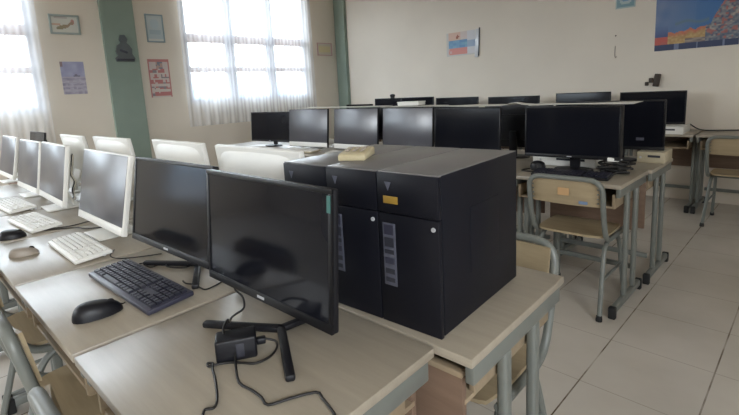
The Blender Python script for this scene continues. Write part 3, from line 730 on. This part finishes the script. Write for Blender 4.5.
cable('dark cable lying between the white keyboards', [(-2.45, 0.33, z), (-2.40, 0.40, z), (-2.36, 0.45, z), (-2.30, 0.475, z), (-2.24, 0.56, z)], 0.0024)
cable('dark cable of the round black mouse', [(-2.475, 0.305, z), (-2.45, 0.37, z), (-2.42, 0.43, z), (-2.44, 0.52, z)], 0.0024)
cable('dark cable right of the white keyboard nearest the black monitors', [(-1.86, 0.46, z), (-1.80, 0.43, z), (-1.74, 0.44, z), (-1.69, 0.50, z), (-1.66, 0.56, z)], 0.0022)
for k, (dx, s) in enumerate(((0, 1), (0.04, -1))):
    cable(['dark cable hanging down the narrow white all-in-one back', 'pale cable hanging beside the narrow white all-in-one back'][k],
          [(-3.30 + dx, 0.66, 0.98), (-3.27 + dx, 0.645, 0.93), (-3.29 + dx, 0.635, 0.87), (-3.24 + dx, 0.64, 0.82), (-3.27 + dx, 0.63, 0.77), (-3.22 + dx, 0.62, z), (-3.1 + dx, 0.58, z)], 0.004, ['cable', 'cablew'][k])
# headphones and cable tangle on the middle row desk
t = thing('speaker_ball', 'small round black speaker left of the tangled cables', 'speaker', (-1.235, 2.70, DT), 0)
bm = BM(); lathe(bm, [(0.03, 0), (0.042, 0.008), (0.047, 0.028), (0.04, 0.05), (0.022, 0.062), (0.006, 0.065)], 20); obj('body', bm, M['black'], t)
bm = BM(); lathe(bm, [(0.026, 0), (0.022, 0.004)], 18, Matrix.Translation((0.018, -0.037, 0.033)) @ Matrix.Rotation(R(80), 4, 'X')); obj('grille', bm, M['rubber'], t)
random.seed(11)
for k in range(4):
    cx, cy = -0.835 + 0.006 * k, 2.79 + 0.02 * (k % 2)
    pts = []
    for i in range(15):
        a = i / 14 * 2 * math.pi * 1.6 + k * 1.3
        rr = 0.06 + 0.03 * math.sin(2.3 * i + k) + 0.006 * k
        pts.append((cx + rr * math.cos(a), cy + rr * 0.5 * math.sin(a), DT + 0.012 + 0.017 * k + 0.006 * math.sin(i * 1.7 + k)))
    cable(['lowest coil', 'second coil from the desk', 'third coil from the desk', 'topmost coil'][k] + ' of the black cable tangle under the monitor', pts, 0.006, 'cable', 'tangled cables on the middle row desk')
t = thing('plug', 'white plug lying in the black cable tangle', 'plug', (-0.825, 2.77, DT + 0.078), R(20))
bm = BM(); box(bm, (0, 0, 0.012), (0.06, 0.035, 0.024), 0.006, I4, 3); obj('plug_body', bm, M['white'], t)
bm = BM()
for s in (-1, 1): tube(bm, [(0.028, s * 0.009, 0.012), (0.046, s * 0.009, 0.012)], 0.0024, 8)
obj('pins', bm, M['silver'], t)
cable('black cable trailing left of the round speaker', [(-1.19, 2.69, z), (-1.25, 2.64, z), (-1.32, 2.66, z), (-1.30, 2.73, z), (-1.22, 2.75, z), (-1.12, 2.73, z), (-1.02, 2.74, z)], 0.005)
cable('dark cable running along the wall desk to the aisle', [(-0.92, 5.40, DT + 0.06), (-0.85, 5.36, DT + 0.02), (-0.78, 5.33, z + 0.005), (-0.68, 5.35, z + 0.005), (-0.55, 5.37, z + 0.008), (-0.4, 5.38, z + 0.012), (-0.25, 5.40, z + 0.005)], 0.006)


# ------------------------------------------------------------------ things on the walls
def poster(name, label, cat, plane, u0, u1, z0, z1, fn, nx, ny, thick=0.004, frame=None, off=0.0, haze=((186, 178, 170), 0.28)):
    """printed sheet; plane 'L' lies on the window wall (u = y), 'B' on the bare wall (u = x)"""
    w, h = abs(u1 - u0), z1 - z0
    if plane == 'L': loc = (XW + off, (u0 + u1) / 2, (z0 + z1) / 2); rz = R(90)
    else: loc = ((u0 + u1) / 2, YB - off, (z0 + z1) / 2); rz = 0.0
    t = thing(name, label, cat, loc, rz)
    bm = BM(); cl = bm.loops.layers.float_color.new('Print')
    # front grid (faces local -y) and a closed body behind
    V = [[bm.verts.new((-w / 2 + w * i / nx, -thick, -h / 2 + h * j / ny)) for i in range(nx + 1)] for j in range(ny + 1)]
    for j in range(ny):
        for i in range(nx):
            f = bm.faces.new((V[j][i], V[j][i + 1], V[j + 1][i + 1], V[j + 1][i]))
            c = mixc(fn((i + 0.5) / nx, (j + 0.5) / ny), haze[0], haze[1])  # distance haze blended into the printed colours
            for l in f.loops: l[cl] = (lin(c[0]), lin(c[1]), lin(c[2]), 1)
    W = [bm.verts.new((sx * w / 2, -0.0002, sz * h / 2)) for sx, sz in ((-1, -1), (1, -1), (1, 1), (-1, 1))]
    fs = [bm.faces.new(W[::-1])]
    edges = [[V[0][i] for i in range(nx + 1)], [V[j][nx] for j in range(ny + 1)], [V[ny][nx - i] for i in range(nx + 1)], [V[ny - j][0] for j in range(ny + 1)]]
    for k in range(4):
        fs.append(bm.faces.new([W[k]] + [W[(k + 1) % 4]] + edges[k][::-1]))
    for f in fs:
        for l in f.loops: l[cl] = (0.6, 0.6, 0.58, 1)
    obj('print', bm, M['print'], t)
    if frame:
        m, fw = frame; bm = BM()
        box(bm, (0, -0.008, h / 2), (w + fw, 0.016, fw), 0.002); box(bm, (0, -0.008, -h / 2), (w + fw, 0.016, fw), 0.002)
        for s in (-1, 1): box(bm, (s * w / 2, -0.008, 0), (fw, 0.016, h - fw), 0.002)
        obj('frame', bm, m, t)
    return t
M['picframe'] = plain('grey_green_picture_frame', rgb(150, 160, 156), 0.5)
M['picframeblue'] = plain('pale_blue_picture_frame', rgb(140, 158, 164), 0.5)
M['redframe'] = plain('pink_red_edge', rgb(186, 150, 146), 0.5)
def hsh(a, b): return (math.sin(a * 127.1 + b * 311.7) * 43758.5453) % 1.0
def mixc(a, b, t): t = max(0, min(1, t)); return tuple(x + (y - x) * t for x, y in zip(a, b))
def vn(u, v, s=0.0):
    """smooth value noise"""
    iu, iv = math.floor(u), math.floor(v); fu, fv = u - iu, v - iv
    fu = fu * fu * (3 - 2 * fu); fv = fv * fv * (3 - 2 * fv)
    g = lambda a, b: hsh(a + s * 1.7, b - s)
    return (g(iu, iv) * (1 - fu) + g(iu + 1, iv) * fu) * (1 - fv) + (g(iu, iv + 1) * (1 - fu) + g(iu + 1, iv + 1) * fu) * fv
def bird(u, v):
    c = (206, 208, 200)
    d = math.hypot((u - 0.42 - 0.0) / 0.24, (v - 0.36 - 0.35 * (u - 0.42)) / 0.11)
    if d < 1: c = mixc((110, 116, 84), (150, 120, 90), u * 1.4)
    if math.hypot((u - 0.78) / 0.07, (v - 0.66) / 0.16) < 1: c = (176, 116, 104)
    if 0.55 < u < 0.8 and abs(v - (0.36 + (u - 0.5) * 0.9)) < 0.07: c = (140, 116, 92)
    if v > 0.84 and 0.15 < u < 0.6: c = (180, 172, 168)
    if u < 0.35 and abs(v - 0.5) < 0.03: c = (200, 160, 140)
    return c
poster('bird_picture', 'framed bird picture high on the wall beside the left curtain', 'picture', 'L', 1.235, 1.510, 2.105, 2.300, bird, 26, 18, 0.004, (M['picframe'], 0.022))
def purple(u, v):
    k = vn(u * 12, v * 22, 2)
    c = mixc((112, 106, 132), (176, 172, 196), k)
    if v > 0.55:
        c = mixc((128, 132, 176), (160, 164, 200), vn(u * 5, v * 8, 4))
        if math.hypot((u - 0.62) / 0.14, (v - 0.54) / 0.06) < 1: c = (84, 82, 108)
    elif int(v * 14) % 2: c = mixc(c, (188, 182, 200), 0.55)
    if u < 0.10 and v > 0.86: c = (116, 92, 96)
    return c
poster('hanging_poster', 'purple-grey text poster below the bird picture', 'poster', 'L', 1.262, 1.500, 1.42, 1.79, purple, 18, 26)
def bluepic(u, v):
    c = mixc((168, 190, 202), (196, 208, 212), v)
    if math.hypot((u - 0.5) / 0.28, (v - 0.66) / 0.18) < 1: c = (176, 200, 212)
    if v < 0.12: c = (206, 210, 208)
    if 0.2 < u < 0.8 and 0.25 < v < 0.42: c = (156, 180, 196)
    return c
poster('blue_picture', 'pale blue framed sheet right of the grey-green pilaster', 'picture', 'L', 2.262, 2.470, 2.05, 2.385, bluepic, 12, 18, 0.004, (M['picframeblue'], 0.016))
def redposter(u, v):
    if u < 0.07 or u > 0.93 or v > 0.94: return (184, 104, 104)
    if v > 0.74:
        if 0.36 < u < 0.66: return (96, 108, 130) if hsh(int(u * 12), int(v * 22)) > 0.35 else (176, 140, 130)
        return (200, 186, 186)
    r = int(v * 20)
    if r % 3 == 0: return (206, 196, 190)
    k = hsh(int(u * 11), r)
    return (180, 96, 98) if k > 0.55 else ((206, 190, 186) if k > 0.22 else (120, 112, 124))
poster('hanging_poster', 'red and white notice poster below the pale blue framed sheet', 'poster', 'L', 2.22, 2.490, 1.34, 1.83, redposter, 16, 28)
def ynote(u, v):
    if u < 0.1 or u > 0.9 or v < 0.12 or v > 0.88: return (202, 190, 184)
    return (214, 200, 148) if 0.25 < v < 0.72 else (204, 194, 170)
poster('small_note', 'small yellowish note on the wall between curtain and corner pilaster', 'note', 'L', 5.03, 5.34, 1.93, 2.13, ynote, 12, 8, 0.003, (M['redframe'], 0.012))
def wallnotice(u, v):
    if u < 0.06 or v < 0.05: return (196, 196, 194)
    if u > 0.72:
        return (206, 208, 216) if not (0.35 < v < 0.62) else (140, 166, 200)
    if 0.36 < v < 0.68: return mixc((70, 130, 190), (110, 170, 200), hsh(int(u * 9), int(v * 9)))
    if v >= 0.68:
        if math.hypot((u - 0.4) / 0.06, (v - 0.8) / 0.07) < 1: return (140, 60, 40)
        return (214, 170, 150) if hsh(int(u * 8), 3) > 0.3 else (206, 190, 186)
    return (210, 120, 112) if hsh(int(u * 10), int(v * 8)) > 0.3 else (206, 160, 150)
t = poster('wall_notice', 'orange, blue and red paper notice on the bare wall above the far monitors', 'notice', 'B', -3.865, -3.40, 1.70, 2.02, wallnotice, 26, 18, 0.004)
bm = BM(); box(bm, (0.262, -0.006, -0.006), (0.05, 0.012, 0.37), 0.002, Matrix.Rotation(R(3), 4, 'Y')); obj('backing_board', bm, M['silver'], t)
bm = BM(); box(bm, (0.2935, -0.006, 0.01), (0.014, 0.012, 0.37), 0.002, Matrix.Rotation(R(3), 4, 'Y')); obj('dark_edge', bm, M['slate'], t)
def badge(u, v):
    c = (92, 136, 150)
    d = math.hypot((u - 0.5) / 0.34, (v - 0.55) / 0.36)
    if d < 1: c = (156, 178, 182)
    if d < 0.6: c = (84, 140, 170)
    if u < 0.06 or u > 0.94 or v < 0.06: c = (150, 176, 180)
    return c
poster('wall_sign', 'small pale blue sheet with a round emblem at the top edge', 'sheet', 'B', -1.665, -1.475, 2.005, 2.20, badge, 14, 14, 0.004)
def town(u, v):
    # blue sky over a yellow and red harbour town, dark navy strip at the foot
    if v < 0.065: return mixc((34, 46, 84), (110, 122, 156), 1 if vn(u * 34, 1, 3) > 0.84 else 0)
    sky = mixc((88, 116, 164), (44, 104, 172), u * 1.3)
    st = vn(u * 7 + v * 3, v * 9 - u * 4, 6)
    if u < 0.5: sky = mixc(sky, (140, 148, 176), 0.6 * st * (1 - u * 1.6))
    if 0.25 < u < 0.66: sky = mixc(sky, (92, 120, 128), 0.8 * max(0, 1 - abs(v - 0.28 - 0.012 * math.sin(u * 20)) / 0.03))
    edge = 0.175 + 0.10 * max(0, u - 0.15) + (0.46 * (max(0, u - 0.68) / 0.32) ** 0.8) + 0.05 * (vn(u * 16, 2, 1) - 0.5)
    if u < 0.17:
        if v < 0.15: return mixc((206, 74, 62), (186, 96, 84), vn(u * 20, v * 30, 5))
        return mixc((60, 78, 128), sky, (v - 0.15) / 0.12)
    if v < edge:
        k = vn(u * 40, v * 70, 7); k2 = vn(u * 26, v * 44, 8); k3 = vn(u * 18, v * 60, 9)
        if u < 0.62:
            c = mixc((176, 132, 76), (214, 178, 108), k)
            c = mixc(c, (206, 96, 72), max(0, min(1, (v - edge + 0.05) / 0.03)) * (0.4 + 0.6 * k2))
            if v < 0.11 and u > 0.38: c = mixc((96, 84, 84), (186, 168, 150), k3)
            return c
        c = mixc((50, 56, 90), (206, 186, 160), k)
        c = mixc(c, (70, 104, 130), 0.5 * k3)
        return mixc(c, (196, 84, 72), 0.7 if k2 > 0.70 else 0.0)
    return sky
poster('hanging_poster', 'large blue poster with a red and yellow town on the bare wall', 'poster', 'B', -1.282, -0.60, 1.527, 2.45, town, 84, 110, 0.006, haze=((124, 124, 128), 0.24))
t = thing('wall_fixture', 'dark brown fixture on the bare wall above the largest far monitor', 'fixture', (-1.29, YB, 1.22), 0)
bm = BM(); box(bm, (0.045, -0.02, 0.02), (0.055, 0.04, 0.13), 0.008, Matrix.Rotation(R(8), 4, 'Y')); obj('hook_plate', bm, M['brown'], t)
bm = BM(); box(bm, (-0.005, -0.018, 0.015), (0.04, 0.03, 0.05), 0.008); obj('clamp', bm, M['brown'], t)
bm = BM(); box(bm, (-0.045, -0.014, -0.02), (0.032, 0.028, 0.04), 0.006); obj('knob', bm, M['brown'], t)
t = thing('wall_hook', 'thin grey hook below the round emblem sheet', 'hook', (-1.655, YB, 1.56), 0)
bm = BM(); tube(bm, smooth_path([(0, -0.004, 0.06), (0, -0.010, 0.02), (0, -0.012, -0.04), (0.012, -0.016, -0.065), (0.02, -0.02, -0.05)]), 0.0045, 8); obj('hook_wire', bm, M['taupe'], t)
bm = BM(); lathe(bm, [(0.008, 0), (0.006, 0.006)], 12, Matrix.Translation((0, 0, 0.17)) @ Matrix.Rotation(R(90), 4, 'X')); obj('nail', bm, M['brown'], t)
# dark cut-out ornament on the pilaster: a lantern-like figure
t = thing('wall_ornament', 'dark lantern-shaped ornament hanging on the wide grey-green pilaster', 'ornament', (XW + 0.06, 1.945, 1.94), R(90))
OL = [(-0.10, -0.15), (0.10, -0.15), (0.115, -0.11), (0.085, -0.06), (0.09, 0.0), (0.06, 0.05), (0.035, 0.075), (0.05, 0.12), (0.02, 0.17), (-0.03, 0.165), (-0.045, 0.11), (-0.03, 0.075), (-0.075, 0.04), (-0.10, -0.03), (-0.08, -0.08), (-0.115, -0.11)]
bm = BM(); prism(bm, OL, -0.018, 0.0); obj('ornament_body', bm, M['ornament'], t)
bm = BM(); box(bm, (0, -0.020, -0.125), (0.20, 0.010, 0.022), 0.003); box(bm, (0.0, -0.020, -0.03), (0.09, 0.008, 0.03), 0.004, Matrix.Rotation(R(20), 4, 'Y')); obj('pale_band', bm, M['slate'], t)

# ------------------------------------------------------------------ light: daylight outside the windows
w = bpy.data.worlds.new('World'); SC.world = w; w.use_nodes = True
nt = w.node_tree; nt.nodes.clear()
o = nt.nodes.new('ShaderNodeOutputWorld'); bg = nt.nodes.new('ShaderNodeBackground')
tc = nt.nodes.new('ShaderNodeTexCoord'); sp = nt.nodes.new('ShaderNodeSeparateXYZ'); rp = nt.nodes.new('ShaderNodeValToRGB')
nt.links.new(tc.outputs['Generated'], sp.inputs[0])
mr = nt.nodes.new('ShaderNodeMapRange'); mr.inputs['From Min'].default_value = -1; mr.inputs['From Max'].default_value = 1
nt.links.new(sp.outputs['Z'], mr.inputs['Value']); nt.links.new(mr.outputs['Result'], rp.inputs['Fac'])
el = rp.color_ramp.elements
el[0].position = 0.0; el[0].color = (0.22, 0.20, 0.17, 1)
el[1].position = 1.0; el[1].color = (0.74, 0.86, 1.0, 1)
for pos, c in ((0.47, (0.12, 0.11, 0.10, 1)), (0.499, (0.05, 0.075, 0.11, 1)), (0.508, (0.07, 0.115, 0.165, 1)), (0.514, (0.25, 0.34, 0.42, 1)), (0.53, (0.84, 0.93, 1.0, 1)), (0.60, (0.93, 0.97, 1.0, 1))):
    e = el.new(pos); e.color = c
nt.links.new(rp.outputs['Color'], bg.inputs['Color']); bg.inputs['Strength'].default_value = 6.0
nt.links.new(bg.outputs[0], o.inputs[0])
def portal(loc, rot, sx, sy):
    l = bpy.data.lights.new('daylight_portal', 'AREA'); l.shape = 'RECTANGLE'; l.size = sx; l.size_y = sy; l.cycles.is_portal = True
    ob = bpy.data.objects.new('daylight_portal', l); ob.location = loc; ob.rotation_euler = rot; COL.objects.link(ob)
for wd in (W1, W2, W3):
    portal((XW - 0.17, (wd[0] + wd[1]) / 2, (wd[2] + wd[3]) / 2), (0, R(-90), 0), wd[3] - wd[2], wd[1] - wd[0])
for wd in (FILL_LOW, FILL_SIDE):
    portal((XR + 0.17, (wd[0] + wd[1]) / 2, (wd[2] + wd[3]) / 2), (0, R(90), 0), wd[3] - wd[2], wd[1] - wd[0])

portal(((FILL_FRONT[0] + FILL_FRONT[1]) / 2, YF - 0.17, (FILL_FRONT[2] + FILL_FRONT[3]) / 2), (R(90), 0, 0), FILL_FRONT[1] - FILL_FRONT[0], FILL_FRONT[3] - FILL_FRONT[2])

# ------------------------------------------------------------------ camera
cam = bpy.data.cameras.new('camera'); co = bpy.data.objects.new('camera', cam); COL.objects.link(co); SC.camera = co
cam.sensor_fit = 'HORIZONTAL'; cam.sensor_width = 36.0; cam.lens = 452.0 * 36.0 / 739.0
cam.shift_y = -(207.5 - 165.0) / 739.0; cam.clip_start = 0.02
cr = ((0.708689, 0.703611, -0.051889), (0.077134, -0.150377, -0.985615), (-0.701292, 0.694492, -0.160842))
rt = Vector(cr[0]); dn = Vector(cr[1]); fw = Vector(cr[2])
co.matrix_world = Matrix(((rt.x, -dn.x, -fw.x, 0), (rt.y, -dn.y, -fw.y, 0), (rt.z, -dn.z, -fw.z, H), (0, 0, 0, 1)))

SC.view_settings.view_transform = 'Standard'; SC.view_settings.look = 'None'
SC.view_settings.gamma = 1.0; SC.view_settings.use_curve_mapping = False
SC.view_settings.exposure = 1.68
SC.cycles.use_denoising = True
SC.cycles.max_bounces = 10; SC.cycles.diffuse_bounces = 6; SC.cycles.transparent_max_bounces = 16
SC.cycles.sample_clamp_indirect = 8.0; SC.cycles.caustics_reflective = False; SC.cycles.caustics_refractive = False
